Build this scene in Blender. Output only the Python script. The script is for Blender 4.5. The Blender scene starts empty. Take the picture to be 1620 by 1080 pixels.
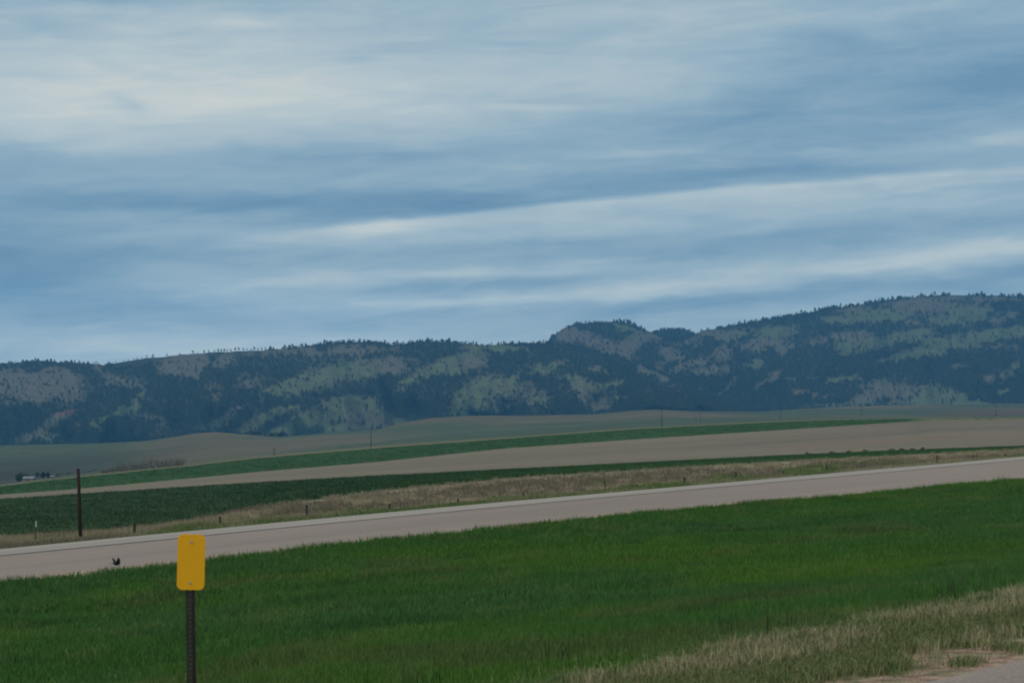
import bpy, math, random
import numpy as np
from mathutils import Vector, Matrix

random.seed(7)
rng = np.random.default_rng(11)
sc = bpy.context.scene
COL = sc.collection

# ------------------------------------------------------------------ camera geometry
F = 3600.0                      # focal length in pixels of the 1620 px wide photograph
PITCH = math.atan(100 / F)
CP, SP = math.cos(PITCH), math.sin(PITCH)
VX, VY = 3700.0, 541.0          # where the road directions meet
ALPHA = math.atan((VX - 810) / F)
SA, CA = math.sin(ALPHA), math.cos(ALPHA)
GR = 0.0215                     # the roads climb away to the right


def ray(x, y):
    u = (np.asarray(x, float) - 810) / F
    v = (540 - np.asarray(y, float)) / F
    return u, CP - v * SP, SP + v * CP


def pt(x, y, Y):
    a, b, c = ray(x, y)
    t = Y / b
    return np.stack(np.broadcast_arrays(a * t, Y + 0 * t, c * t), -1)


def k_of(x, y=640):
    a, b, c = ray(x, y)
    return a / b


def y_of(P):
    P = np.asarray(P, float)
    X, Y, Z = P[..., 0], P[..., 1], P[..., 2]
    d = Y * CP + Z * SP
    w = -Y * SP + Z * CP
    return 810 + F * X / d, 540 - F * w / d


def ds_to_xy(D, s):
    return -D * CA + s * SA, D * SA + s * CA


# ------------------------------------------------------------------ numpy noise
def _hash(i, j, seed):
    n = (i * 374761393 + j * 668265263 + seed * 1442695041) & 0xFFFFFFFF
    n = ((n ^ (n >> 13)) * 1274126177) & 0xFFFFFFFF
    return ((n ^ (n >> 16)) & 0xFFFF) / 65535.0


def vnoise(x, y, seed=0):
    x = np.asarray(x, float); y = np.asarray(y, float)
    x, y = np.broadcast_arrays(x, y)
    i = np.floor(x).astype(np.int64); j = np.floor(y).astype(np.int64)
    fx = x - i; fy = y - j
    fx = fx * fx * (3 - 2 * fx); fy = fy * fy * (3 - 2 * fy)
    a = _hash(i, j, seed); b = _hash(i + 1, j, seed)
    c = _hash(i, j + 1, seed); d = _hash(i + 1, j + 1, seed)
    return (a * (1 - fx) + b * fx) * (1 - fy) + (c * (1 - fx) + d * fx) * fy


def fbm(x, y, seed=0, oct=4, gain=.5):
    s = 0; a = 1; t = 0
    for o in range(oct):
        s = s + a * vnoise(np.asarray(x) * 2 ** o, np.asarray(y) * 2 ** o, seed + 17 * o)
        t += a; a *= gain
    return s / t


def smooth(a, b, x):
    t = np.clip((np.asarray(x, float) - a) / (b - a), 0, 1)
    return t * t * (3 - 2 * t)


def lerp3(a, b, t):
    return np.asarray(a) * (1 - t[..., None]) + np.asarray(b) * t[..., None]


# ------------------------------------------------------------------ object helpers
def tag(o, label=None, cat=None, group=None, kind=None):
    if label: o['label'] = label
    if cat: o['category'] = cat
    if group: o['group'] = group
    if kind: o['kind'] = kind
    return o


def link(name, me, mat=None, parent=None):
    o = bpy.data.objects.new(name, me)
    COL.objects.link(o)
    if mat and me is not None: me.materials.append(mat)
    if parent: o.parent = parent
    return o


def empty(name, loc, label, cat, group=None):
    o = bpy.data.objects.new(name, None)
    COL.objects.link(o)
    o.location = [float(v) for v in loc]
    o.empty_display_size = .2
    return tag(o, label, cat, group)


def mesh_np(name, V, Fc, smoothed=True, attrs=None, size=None):
    """V (n,3); Fc (m,3) or (m,4); attrs name->(n,) or (n,3)"""
    me = bpy.data.meshes.new(name)
    V = np.asarray(V, np.float32); Fc = np.asarray(Fc, np.int32)
    me.vertices.add(len(V)); me.vertices.foreach_set('co', V.ravel())
    k = Fc.shape[1]
    me.loops.add(Fc.size); me.loops.foreach_set('vertex_index', Fc.ravel())
    me.polygons.add(len(Fc))
    me.polygons.foreach_set('loop_start', np.arange(0, Fc.size, k, dtype=np.int32))
    me.polygons.foreach_set('loop_total', np.full(len(Fc), k, np.int32))
    me.polygons.foreach_set('use_smooth', np.full(len(Fc), smoothed, bool))
    for an, av in (attrs or {}).items():
        av = np.asarray(av, np.float32)
        if av.ndim == 1:
            a = me.attributes.new(an, 'FLOAT', 'POINT'); a.data.foreach_set('value', av)
        else:
            a = me.attributes.new(an, 'FLOAT_COLOR', 'POINT')
            c = np.ones((len(av), 4), np.float32); c[:, :3] = av
            a.data.foreach_set('color', c.ravel())
    me.update(calc_edges=True)
    return me


def grid_faces(R, C):
    i = np.arange(R - 1)[:, None] * C + np.arange(C - 1)[None]
    return np.stack([i, i + 1, i + C + 1, i + C], -1).reshape(-1, 4)


def grid_obj(name, P, mat, attrs=None, parent=None):
    R, C = P.shape[:2]
    at = {k: v.reshape(R * C, *v.shape[2:]) for k, v in (attrs or {}).items()}
    Fc = grid_faces(R, C)
    p = P.reshape(-1, 3)
    n = np.cross(p[Fc[0, 1]] - p[Fc[0, 0]], p[Fc[0, 3]] - p[Fc[0, 0]])
    if n[2] < 0: Fc = Fc[:, ::-1]
    return link(name, mesh_np(name, p, Fc, True, at), mat, parent)


# ------------------------------------------------------------------ materials
def newmat(name, rough=.9, spec=.2):
    m = bpy.data.materials.new(name); m.use_nodes = True
    nt = m.node_tree; b = nt.nodes['Principled BSDF']
    b.inputs['Roughness'].default_value = rough
    b.inputs['Specular IOR Level'].default_value = spec
    return m, nt, b


def nd(nt, typ, **kw):
    n = nt.nodes.new(typ)
    for k, v in kw.items(): setattr(n, k, v)
    return n


def noise_node(nt, scale, detail=4, rot=0, stretch=(1, 1, 1), rough=.55):
    tc = nd(nt, 'ShaderNodeTexCoord'); mp = nd(nt, 'ShaderNodeMapping')
    mp.vector_type = 'TEXTURE'
    mp.inputs['Rotation'].default_value = (0, 0, rot)
    mp.inputs['Scale'].default_value = stretch
    n = nd(nt, 'ShaderNodeTexNoise')
    n.inputs['Scale'].default_value = scale; n.inputs['Detail'].default_value = detail
    n.inputs['Roughness'].default_value = rough
    nt.links.new(tc.outputs['Object'], mp.inputs['Vector'])
    nt.links.new(mp.outputs['Vector'], n.inputs['Vector'])
    return n.outputs['Fac']


def mulmix(nt, col, fac, lo, hi, fmin=.3, fmax=.7):
    """col * map(fac)"""
    mr = nd(nt, 'ShaderNodeMapRange')
    mr.inputs['From Min'].default_value = fmin; mr.inputs['From Max'].default_value = fmax
    mr.inputs['To Min'].default_value = lo; mr.inputs['To Max'].default_value = hi
    nt.links.new(fac, mr.inputs['Value'])
    vm = nd(nt, 'ShaderNodeVectorMath', operation='SCALE')
    nt.links.new(col, vm.inputs[0]); nt.links.new(mr.outputs[0], vm.inputs['Scale'])
    return vm.outputs[0]


def ramp(nt, fac, stops):
    r = nd(nt, 'ShaderNodeValToRGB')
    while len(r.color_ramp.elements) < len(stops): r.color_ramp.elements.new(.5)
    for e, (p, c) in zip(r.color_ramp.elements, stops):
        e.position = p; e.color = (*c, 1)
    nt.links.new(fac, r.inputs['Fac'])
    return r.outputs['Color']


def bump(nt, b, fac, strength, dist):
    n = nd(nt, 'ShaderNodeBump')
    n.inputs['Strength'].default_value = strength; n.inputs['Distance'].default_value = dist
    nt.links.new(fac, n.inputs['Height']); nt.links.new(n.outputs[0], b.inputs['Normal'])


def attr_mat(name, noises, attr='albedo', rough=.95, bmp=None, translucent=False):
    m, nt, b = newmat(name, rough, .1)
    a = nd(nt, 'ShaderNodeAttribute', attribute_name=attr)
    c = a.outputs['Color']
    for (sc_, det, rot, st, lo, hi) in noises:
        c = mulmix(nt, c, noise_node(nt, sc_, det, rot, st), lo, hi)
    nt.links.new(c, b.inputs['Base Color'])
    if bmp: bump(nt, b, noise_node(nt, bmp[0], 5), bmp[1], bmp[2])
    return m


def flat_mat(name, col, rough=.6, spec=.3, metal=0, nscale=None, lo=.85, hi=1.15, stretch=(1, 1, 1)):
    m, nt, b = newmat(name, rough, spec)
    b.inputs['Metallic'].default_value = metal
    if nscale:
        r = nd(nt, 'ShaderNodeRGB'); r.outputs[0].default_value = (*col, 1)
        c = mulmix(nt, r.outputs[0], noise_node(nt, nscale, 4, 0, stretch), lo, hi)
        nt.links.new(c, b.inputs['Base Color'])
    else:
        b.inputs['Base Color'].default_value = (*col, 1)
    return m


ROT = math.pi / 2 - ALPHA       # rotates texture x onto the road direction

# asphalt: pinkish grey, long wear streaks running with the lanes
def road_mat(name, base, tint):
    m, nt, b = newmat(name, .92, .15)
    f1 = noise_node(nt, .35, 5, ROT, (14, 1, 1))
    c = ramp(nt, f1, [(.3, [v * .88 for v in base]), (.5, base), (.72, tint)])
    c = mulmix(nt, c, noise_node(nt, 1.6, 3, ROT, (30, .7, 1)), .93, 1.07)
    c = mulmix(nt, c, noise_node(nt, 35, 3), .8, 1.2)
    nt.links.new(c, b.inputs['Base Color'])
    bump(nt, b, noise_node(nt, 60, 2), .3, .01)
    return m


M_road = road_mat('asphalt_pinkish', (.255, .235, .215), (.275, .24, .215))
M_shoulder = road_mat('shoulder_pale', (.31, .305, .29), (.34, .335, .315))
M_seam = flat_mat('tar_seam', (.10, .10, .10), .8, .2, 0, 3, .6, 1.3)
M_gravel = attr_mat('gravel_dirt', [(6, 6, 0, (1, 1, 1), .55, 1.45), (45, 3, 0, (1, 1, 1), .45, 1.6)], bmp=(40, .6, .03))
M_median = attr_mat('median_turf', [(3, 5, 0, (1, 1, 1), .7, 1.25), (30, 3, 0, (1, 1, 1), .6, 1.3)], bmp=(25, .6, .08))
M_verge = attr_mat('dry_verge', [(1.2, 5, 0, (1, 1, 1), .72, 1.25), (9, 4, 0, (1, 1, 1), .7, 1.3)], bmp=(5, .6, .2))
M_field = attr_mat('field', [(.08, 4, ROT, (9, 1, 1), .93, 1.06), (.7, 4, ROT, (4, 1, 1), .93, 1.07), (.25, 4, 0, (1, 1, 1), .94, 1.06)], bmp=(1.5, .4, .3))
M_crop = attr_mat('crop', [(.12, 4, ROT, (5, 1, 1), .93, 1.07), (1.0, 4, 0, (1, 1, 1), .92, 1.08)], bmp=(1.2, .5, .3))
M_pasture = attr_mat('pasture', [(.012, 5, ROT, (4, 1, 1), .82, 1.18), (.06, 5, ROT, (3, 1, 1), .85, 1.15), (.2, 4, 0, (1, 1, 1), .88, 1.12)], bmp=(.3, .4, .6))
M_hill = attr_mat('hill_cover', [(.03, 5, 0, (1, 1, 1), .8, 1.2)], bmp=(.05, .5, 3))
M_blade = attr_mat('grass_blade', [], rough=.8)
M_needle = attr_mat('pine_needles', [], rough=.95)
M_twig = attr_mat('twig', [], rough=.95)

# ------------------------------------------------------------------ terrain: near cross-section
ZB = [(-400, -8.0), (-60, -3.2), (-8, -2.5), (-5, -2.25), (1, -2.05), (7.3, -2.13), (8.2, -2.17), (9.8, -2.26), (12, -2.62),
      (16, -3.08), (20, -3.5), (25, -3.86), (30, -4.12), (35, -4.27), (37.0, -4.24), (38, -4.20), (47.5, -4.47), (60, -6)]
ZBx = [a for a, b in ZB]; ZBz = [b for a, b in ZB]


def sag(s):
    return .15 * (1 - smooth(20, 60, s))


def znear(D, s):
    return np.interp(D, ZBx, ZBz) + GR * np.asarray(s) - sag(s) * smooth(20, 38, D)


def near_P(D, s, dz=0):
    X, Y = ds_to_xy(D, s)
    return np.stack([X, Y, znear(D, s) + dz], -1)


def bumps(D, s):
    return (fbm(D * .35, s * .35, 3, 3) - .5) * .22 * smooth(9.9, 13, D) * (1 - smooth(31, 34.5, D))


# ------------------------------------------------------------------ terrain: far rows
XS = np.concatenate([np.arange(-1500, -30, 30), np.arange(-30, 1650, 3), np.arange(1650, 2701, 30)]).astype(float)


def crv(pts):
    xs = [p[0] for p in pts]; ys = [p[1] for p in pts]
    return lambda x: np.interp(x, xs, ys)


yFence = crv([(0, 863), (213, 851), (349, 834), (486, 822), (617, 811), (725, 800), (828, 790), (957, 778), (1083, 766),
              (1164, 759), (1240, 753), (1307, 748), (1366, 743), (1427, 738), (1482, 734), (1540, 729), (1620, 722)])
yLGB = crv([(0, 850), (130, 842), (250, 832), (330, 818), (400, 803), (500, 790), (600, 777), (700, 767), (800, 757), (1000, 744), (1220, 731), (1620, 710)])
yLGT = crv([(0, 789), (180, 777), (400, 763), (600, 752), (800, 742), (1000, 732), (1220, 721), (1400, 713), (1620, 705)])
yUGB = crv([(0, 782), (100, 775), (200, 766), (420, 745), (600, 730), (800, 709), (1000, 695), (1220, 681), (1400, 669), (1480, 664), (1620, 663)])
yUGT = crv([(0, 768), (60, 760), (150, 750), (300, 735), (400, 723), (600, 706), (800, 692), (1000, 677), (1200, 667), (1300, 663.5), (1480, 661), (1620, 660)])
yCrest = crv([(-300, 708), (0, 704), (150, 701), (230, 697), (280, 690), (310, 685), (345, 683), (400, 688), (440, 691), (520, 684), (600, 678),
              (640, 667), (680, 661), (740, 657), (830, 657), (940, 655), (1000, 649), (1040, 647), (1100, 650), (1200, 651), (1260, 647), (1330, 643), (1450, 640), (1620, 638), (1900, 640)])


def yroad(x):
    k = k_of(x); Y = 47.5 / (SA - k * CA); s = k * Y * SA + Y * CA
    z = znear(47.5, s)
    return y_of(np.stack([k * Y, Y, z], -1))[1]


UGend = lambda x: smooth(1430, 1500, x)
ROWS = [  # name, D(x), y(x)
    (lambda x: 47.5 + 0 * x, yroad),
    (lambda x: 66 + 0 * x, lambda x: yroad(x) + 5),
    (lambda x: 85 + 0 * x, yFence),
    (lambda x: 105 + 0 * x + (fbm(x / 40, 0 * x, 5) - .5) * 6, yLGB),
    (lambda x: 230 + 0 * x + (fbm(x / 12, 0 * x, 6) - .5) * 5, yLGT),
    (lambda x: 350 + (fbm(x / 10, 0 * x, 7) - .5) * 8 + 108 * UGend(x), yUGB),
    (lambda x: 460 + 0 * x, yUGT),
    (lambda x: 560 + 0 * x, lambda x: yUGT(x) + 2.5),
    (lambda x: 1000 + 0 * x, lambda x: yUGT(x) + (yCrest(x) - yUGT(x)) * np.interp(x, [60, 160, 300, 450], [.03, .12, .26, .34])),
    (lambda x: 1500 + 0 * x, yCrest),
    (lambda x: 1800 + 0 * x, lambda x: yCrest(x) + 5),
    (lambda x: 5600 * (SA - k_of(x) * CA), lambda x: yCrest(x) + 12),
]


def far_tables(x):
    k = k_of(x)
    Ds, Zs = [], []
    for Df, yf in ROWS:
        D = Df(x); y = yf(x)
        Y = D / (SA - k * CA)
        P = pt(x, y, Y)
        Ds.append(D); Zs.append(P[..., 2])
    return k, np.array(Ds), np.array(Zs)


def far_at(x, r):
    """point at picture column x on row index r (float)"""
    x = np.asarray(x, float); r = np.asarray(r, float) + 0 * x
    k, Ds, Zs = far_tables(x)
    i = np.clip(np.floor(r).astype(int), 0, len(ROWS) - 2); t = r - i
    idx = np.arange(x.size)
    Dv = Ds.reshape(len(ROWS), -1); Zv = Zs.reshape(len(ROWS), -1)
    ii = i.ravel(); tt = t.ravel()
    D = Dv[ii, idx] * (1 - tt) + Dv[ii + 1, idx] * tt
    Z = Zv[ii, idx] * (1 - tt) + Zv[ii + 1, idx] * tt
    kk = k.ravel(); Y = D / (SA - kk * CA)
    wob = (fbm(kk * Y / 90, Y / 90, 21, 3) - .5) * 1.2 * smooth(6.2, 7.2, ii + tt) * (1 - smooth(8.4, 9, ii + tt))
    return np.stack([kk * Y, Y, Z + wob], -1).reshape(x.shape + (3,)), D.reshape(x.shape)


def far_row_of_D(x, D):
    """row index for column x (scalar) and offset D"""
    k, Ds, Zs = far_tables(np.array([float(x)]))
    return float(np.interp(D, Ds[:, 0], np.arange(len(ROWS))))


def far_ground(x, D):
    P, _ = far_at(np.array([float(x)]), np.array([far_row_of_D(x, D)]))
    return P[0]


def far_band(name, r0, r1, n, mat, colfn):
    rs = np.linspace(r0, r1, n)
    X, R = np.meshgrid(XS, rs)
    P, D = far_at(X, R)
    return grid_obj(name, P, mat, {'albedo': colfn(X, R, P, D)})


C_TAN = np.array([.275, .25, .165]); C_BROWN = np.array([.175, .155, .11]); C_GRN = np.array([.10, .155, .045])


def verge_col(X, R, P, D):
    n1 = fbm(P[..., 0] / 9, P[..., 1] / 9, 31, 4); n2 = fbm(P[..., 0] / 3, P[..., 1] / 6, 32, 4)
    brown = smooth(.42, .62, n1 + .25 * smooth(350, 500, X) * smooth(2.05, 2.3, R) * (1 - smooth(1150, 1300, X)) - .1 + .1 * smooth(2.6, 3, R) * (X < 420))
    c = lerp3(C_TAN, C_BROWN, brown)
    c = lerp3(c, np.array([.30, .28, .20]), smooth(2.72, 2.95, R) * smooth(380, 500, X) * .7)
    gr = smooth(.42, .6, n2 + .22 * (1 - smooth(1.8, 2.5, R)) * smooth(150, 330, X) * (1 - .8 * smooth(1180, 1260, X)) + .08 * smooth(1230, 1260, X) * (1 - smooth(1300, 1330, X)) - .12)
    gr = gr * (1 - smooth(2.35, 2.8, R))
    return lerp3(c, C_GRN, gr * .85)


def crop_col(X, R, P, D):
    n = fbm(P[..., 0] / 30, P[..., 1] / 60, 41, 4)
    c = lerp3(np.array([.021, .055, .0175]), np.array([.030, .070, .022]), smooth(.3, .7, n))
    c = c * (1 + .5 * smooth(400, 1200, X))[..., None]
    c = lerp3(c, np.array([.036, .062, .026]), smooth(.12, .0, np.abs(R - 3)) * (X < 420) * .5)
    return c


def crop2_col(X, R, P, D):
    n = fbm(P[..., 0] / 50, P[..., 1] / 80, 42, 4)
    c = lerp3(np.array([.026, .080, .024]), np.array([.034, .094, .027]), smooth(.3, .7, n))
    c = lerp3(c, np.array([.175, .17, .105]), smooth(5.84, 5.95, R))
    return lerp3(c, np.array([.15, .17, .085]), smooth(1430, 1490, X) * .8)


def stub_col(X, R, P, D):
    n = fbm(R * 9 + X / 900, X / 500, 43, 3)
    c = lerp3(np.array([.166, .162, .128]), np.array([.190, .180, .137]), smooth(.35, .65, n))
    c = lerp3(c, np.array([.12, .115, .10]), np.exp(-((R - 4.42 - (X - 1200) / 3200) / .03) ** 2) * smooth(1000, 1250, X) * .6)
    c = lerp3(c, np.array([.23, .17, .12]), np.exp(-((R - 4.25) / .05) ** 2) * smooth(1100, 1350, X) * .5)
    return c


def past_col(X, R, P, D):
    n = fbm(P[..., 0] / 160, P[..., 1] / 420, 44, 5)
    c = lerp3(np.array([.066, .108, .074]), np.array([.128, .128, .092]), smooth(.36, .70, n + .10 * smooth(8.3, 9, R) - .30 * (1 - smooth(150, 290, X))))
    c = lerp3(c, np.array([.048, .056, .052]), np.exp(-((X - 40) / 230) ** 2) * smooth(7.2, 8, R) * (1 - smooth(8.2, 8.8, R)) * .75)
    hill = np.exp(-(((X - 340) / 75) ** 2)) * smooth(8.5, 9, R)
    c = lerp3(c, np.array([.155, .135, .088]), hill * .8)
    c = lerp3(c, np.array([.13, .14, .075]), (1 - smooth(40, 90, X)) * (1 - smooth(7.6, 7.9, R)) * .8)
    # dark ploughed wedge at the far right, pale crop strip
    c = lerp3(c, np.array([.10, .088, .078]), smooth(1430, 1560, X) * (1 - smooth(8.1, 8.35, R)) * smooth(7.3, 7.6, R) * .85)
    return c


far_band('verge', 0, 3, 40, M_verge, verge_col)['kind'] = 'structure'
far_band('crop_field', 3, 4, 26, M_crop, crop_col)['kind'] = 'structure'
far_band('stubble_field', 4, 5, 26, M_field, stub_col)['kind'] = 'structure'
far_band('crop_strip', 5, 6, 22, M_crop, crop2_col)['kind'] = 'structure'
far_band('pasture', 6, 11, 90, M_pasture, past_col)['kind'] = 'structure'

# ------------------------------------------------------------------ near ground
S1 = np.concatenate([np.arange(-80, 4, 4), np.arange(4, 110, .5), np.arange(110, 420, 6)]).astype(float)


def near_band(name, Ds, mat, colfn=None, dz=0, noise=False, Dedge=None, S=S1):
    Sg, Dg = np.meshgrid(S, Ds)
    if Dedge is not None: Dg = Dedge(Dg, Sg)
    P = near_P(Dg, Sg, dz)
    if noise: P[..., 2] += bumps(Dg, Sg)
    o = grid_obj(name, P, mat, {'albedo': colfn(Dg, Sg)} if colfn else None)
    o['kind'] = 'structure'
    return o


PINK = np.array([.27, .205, .165])


def gravel_col(D, s):
    n = fbm(D * 3.5, s * 3.5, 51, 5) + .5 * smooth(8.2, 9.0, D)
    return lerp3(PINK, np.array([.19, .18, .12]), smooth(.4, .65, n))


TURF = [np.array([.058, .158, .032]), np.array([.086, .190, .026]), np.array([.058, .148, .050]), np.array([.112, .148, .050]), np.array([.030, .082, .026])]


def turf_col(D, s):
    X, Y = ds_to_xy(D, s)
    n = fbm(X / 7, Y / 12, 61, 4)
    c = lerp3(TURF[0], TURF[1], smooth(.34, .74, n))
    n = fbm(X / 5, Y / 7, 62, 4)
    c = lerp3(c, TURF[2], smooth(.48, .72, n) * .5)
    n = fbm(X / 2.2, Y / 3.5, 63, 4)
    c = lerp3(c, TURF[3], smooth(.56, .74, n + .08 * (1 - smooth(11, 20, D))) * .55)
    n = fbm(X / 1.1, Y / 1.9, 64, 4)
    c = lerp3(c, TURF[4], smooth(.56, .80, n) * .5)
    n = fbm(X / .9, Y / 1.6, 65, 4)
    return lerp3(c, np.array([.125, .195, .055]), smooth(.55, .75, n) * .45)


near_band('near_road', np.linspace(-4.6, 7.3, 14), M_road, dz=.012)
near_band('near_shoulder', np.linspace(7.3, 9.8, 50), M_gravel, gravel_col, dz=-.0,
          S=np.concatenate([np.arange(-80, 0, 4), np.arange(0, 40, .08), np.arange(40, 420, 6)]).astype(float))
near_band('ground', np.concatenate([np.linspace(-400, -60, 8), np.linspace(-50, -4.5, 12)]), M_median, turf_col, dz=-.02)


def medge(D, s):
    # only the last row follows the ragged far edge of the turf
    e = 37.5 - 1.6 * smooth(45, 78, s) + (fbm(s / 1.5, s * 0, 71, 4) - .5) * .9
    return D + (e - 38.0) * smooth(34, 38, D)


near_band('median_ground', np.linspace(9.8, 38, 90), M_median, turf_col, dz=.0, noise=True, Dedge=lambda D, s: medge(D, s))
# far carriageway laid under the turf edge and out to the pale shoulder
Sr = np.concatenate([np.arange(-80, 0, 6), np.arange(0, 120, 2), np.arange(120, 420, 8)]).astype(float)
near_band('far_road', np.linspace(34.6, 45.35, 12), M_road, S=Sr, dz=-.012)
near_band('road_shoulder', np.linspace(45.35, 47.5, 5), M_shoulder, S=Sr, dz=-.012)
near_band('road_seam', np.array([45.18, 45.4]), M_seam, S=Sr, dz=-.006)


def roadgravel_col(D, s):
    return lerp3(np.array([.33, .28, .235]), np.array([.29, .27, .20]), fbm(D * 2, s / 2, 81, 3))


near_band('road_gravel', np.linspace(37.4, 39.0, 5), M_gravel, roadgravel_col, dz=-.006, S=S1,
          Dedge=lambda D, s: D + (medge(38 + 0 * s, s) - 38 + (fbm(s / 1.2, 0 * s + 9, 72, 3) - .5) * .5))


# ------------------------------------------------------------------ scatter of blades
def blades(name, base, height, width, col, lean=.35, mat=M_blade, seg=2, label=None, dirx=None):
    """base (n,3) one blade each, one mesh"""
    n = len(base)
    th = rng.uniform(0, 2 * math.pi, n)
    la = rng.uniform(0, 2 * math.pi, n); lm = np.abs(rng.normal(0, lean, n)) * height
    lx = np.cos(la) * lm; ly = np.sin(la) * lm
    if dirx is not None: lx = lx + dirx * height
    wx = np.cos(th) * width / 2; wy = np.sin(th) * width / 2
    z0 = np.zeros(n)
    v0 = base + np.stack([-wx, -wy, z0 - .02], 1)
    v1 = base + np.stack([wx, wy, z0 - .02], 1)
    m = base + np.stack([lx * .35, ly * .35, height * .6], 1)
    v2 = m + np.stack([wx * .8, wy * .8, z0], 1)
    v3 = m - np.stack([wx * .8, wy * .8, z0], 1)
    t = base + np.stack([lx, ly, height * (1 - .3 * lm / height)], 1)
    V = np.stack([v0, v1, v2, v3, t], 1).reshape(-1, 3)
    o = np.arange(n)[:, None] * 5
    Fc = np.concatenate([o + [[0, 1, 2]], o + [[0, 2, 3]], o + [[3, 2, 4]]], 1).reshape(-1, 3)
    A = np.repeat(col, 5, 0)
    ob = link(name, mesh_np(name, V, Fc, True, {'albedo': A}), mat)
    ob['kind'] = 'stuff'
    return ob


def in_view(P, m=120):
    x, y = y_of(P)
    return (P[:, 1] > 1) & (x > -m) & (x < 1620 + m) & (y < 1080 + m)


def vary(c, n, amt=.25):
    return c * (1 + rng.uniform(-amt, amt, (n, 1)))


# median turf: clump centres, then blades about them
def turf(nclump, per, D0, D1, s0, s1, h, w, name, spread=.09, hj=None):
    D = rng.uniform(D0, D1, nclump * 4); s = rng.uniform(s0, s1, nclump * 4)
    P = near_P(D, s); ok = in_view(P, 60); D, s, P = D[ok][:nclump], s[ok][:nclump], P[ok][:nclump]
    e = medge(38 + 0 * s, s)
    D = np.where(D > 34, D + (e - 38) * smooth(34, 38, D), D)
    n = len(D)
    D = np.repeat(D, per) + rng.normal(0, spread, n * per); s = np.repeat(s, per) + rng.normal(0, spread, n * per)
    P = near_P(D, s); P[:, 2] += bumps(D, s)
    hh = h * rng.uniform(.55, 1.15, n * per) * (.7 + .6 * fbm(D / 1.3, s / 1.3, 91, 3)) * np.repeat(rng.uniform(.7, 1.25, n), per)
    hh *= 1 - .45 * (1 - smooth(9.6, 12, D))
    c = vary(turf_col(D, s), n * per, .22) * np.repeat(rng.uniform(.88, 1.12, n), per)[:, None]
    return blades(name, P, hh, w * rng.uniform(.7, 1.3, n * per), c, .4)


g1 = turf(42000, 12, 9.6, 19, 0, 42, .15, .0055, 'median_grass')
tag(g1, 'green roadside grass in the near half of the median', 'grass')
g2 = turf(52000, 10, 18, 30, 5, 75, .17, .009, 'median_grass')
tag(g2, 'green grass across the middle of the median', 'grass')
g3 = turf(44000, 10, 29, 38, 12, 100, .18, .012, 'median_grass')
tag(g3, 'taller bright green grass along the far side of the median', 'grass')

# sparse tall tufts on the far lip of the median
tn = 150
s = rng.uniform(15, 100, tn); D = medge(38 + 0 * s, s) - .15 - np.abs(rng.normal(0, .7, tn))
D = np.repeat(D, 22) + rng.normal(0, .12, tn * 22); s = np.repeat(s, 22) + rng.normal(0, .12, tn * 22)
g4 = blades('tall_grass', near_P(D, s), np.repeat(rng.uniform(.14, .38, tn), 22) * rng.uniform(.5, 1.1, tn * 22), np.full(tn * 22, .011),
            vary(turf_col(D, s) * np.array([1.1, .95, 1]), tn * 22), .45)
tag(g4, 'ragged taller grass tufts on the far lip of the median', 'grass')


# near verge: bleached seed-headed grass over short green weeds
def verge_scatter(name, n, per, D0, D1, h, w, colf, keep, lean, label, spread=.05):
    D = rng.uniform(D0, D1, n * 5); s = rng.uniform(4, 34, n * 5)
    P = near_P(D, s); ok = in_view(P, 80) & keep(D, s); D, s = D[ok][:n], s[ok][:n]; n = len(D)
    hc = np.repeat(rng.uniform(.6, 1.2, n), per)
    D = np.repeat(D, per) + rng.normal(0, spread, n * per); s = np.repeat(s, per) + rng.normal(0, spread, n * per)
    P = near_P(D, s)
    o = blades(name, P, h * hc * rng.uniform(.5, 1.1, n * per), w * rng.uniform(.6, 1.3, n * per), colf(D, s, n * per), lean)
    return tag(o, label, 'grass')


STRAW = np.array([.40, .36, .215]); STRAW2 = np.array([.29, .27, .16])
verge_scatter('dry_grass', 2100, 13, 8.0, 10.3, .155, .0042,
              lambda D, s, n: vary(lerp3(STRAW, STRAW2, rng.uniform(0, 1, n)), n, .25),
              lambda D, s: rng.uniform(0, 1, D.shape) < smooth(.50, .74, fbm(D * 1.4, s * .9, 101, 4) + .19 * np.exp(-((D - 9.35) / .36) ** 2) - .26 * (1 - smooth(11.5, 16, s)) + .01), .8,
              'bleached seed-headed grass along the shoulder at bottom right')
verge_scatter('verge_weeds', 7500, 14, 7.5, 10.4, .10, .006,
              lambda D, s, n: vary(lerp3(np.array([.085, .15, .045]), np.array([.25, .245, .12]), rng.uniform(0, 1, n) ** 1.5), n, .25),
              lambda D, s: rng.uniform(0, 1, D.shape) < smooth(.44, .64, fbm(D * 1.6, s * 1.0, 102, 4) + .34 * smooth(7.7, 8.6, D) * (1 - smooth(9.3, 10.3, D + .8 * (1 - smooth(10, 15, s)))) - .13), .8,
              'short green weeds between the bleached grass and the pavement')

# mixed sparse blades: strays of straw reaching into the turf and down onto the gravel
verge_scatter('stray_grass', 2600, 6, 7.4, 12.5, .15, .0045,
              lambda D, s, n: vary(lerp3(np.array([.30, .28, .16]), np.array([.12, .20, .06]), rng.uniform(0, 1, n)), n, .3),
              lambda D, s: rng.uniform(0, 1, D.shape) < .12 + .5 * smooth(.5, .7, fbm(D * 3, s * 2, 103, 3)), .7,
              'sparse mixed straw and green blades strewn along the shoulder')

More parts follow.
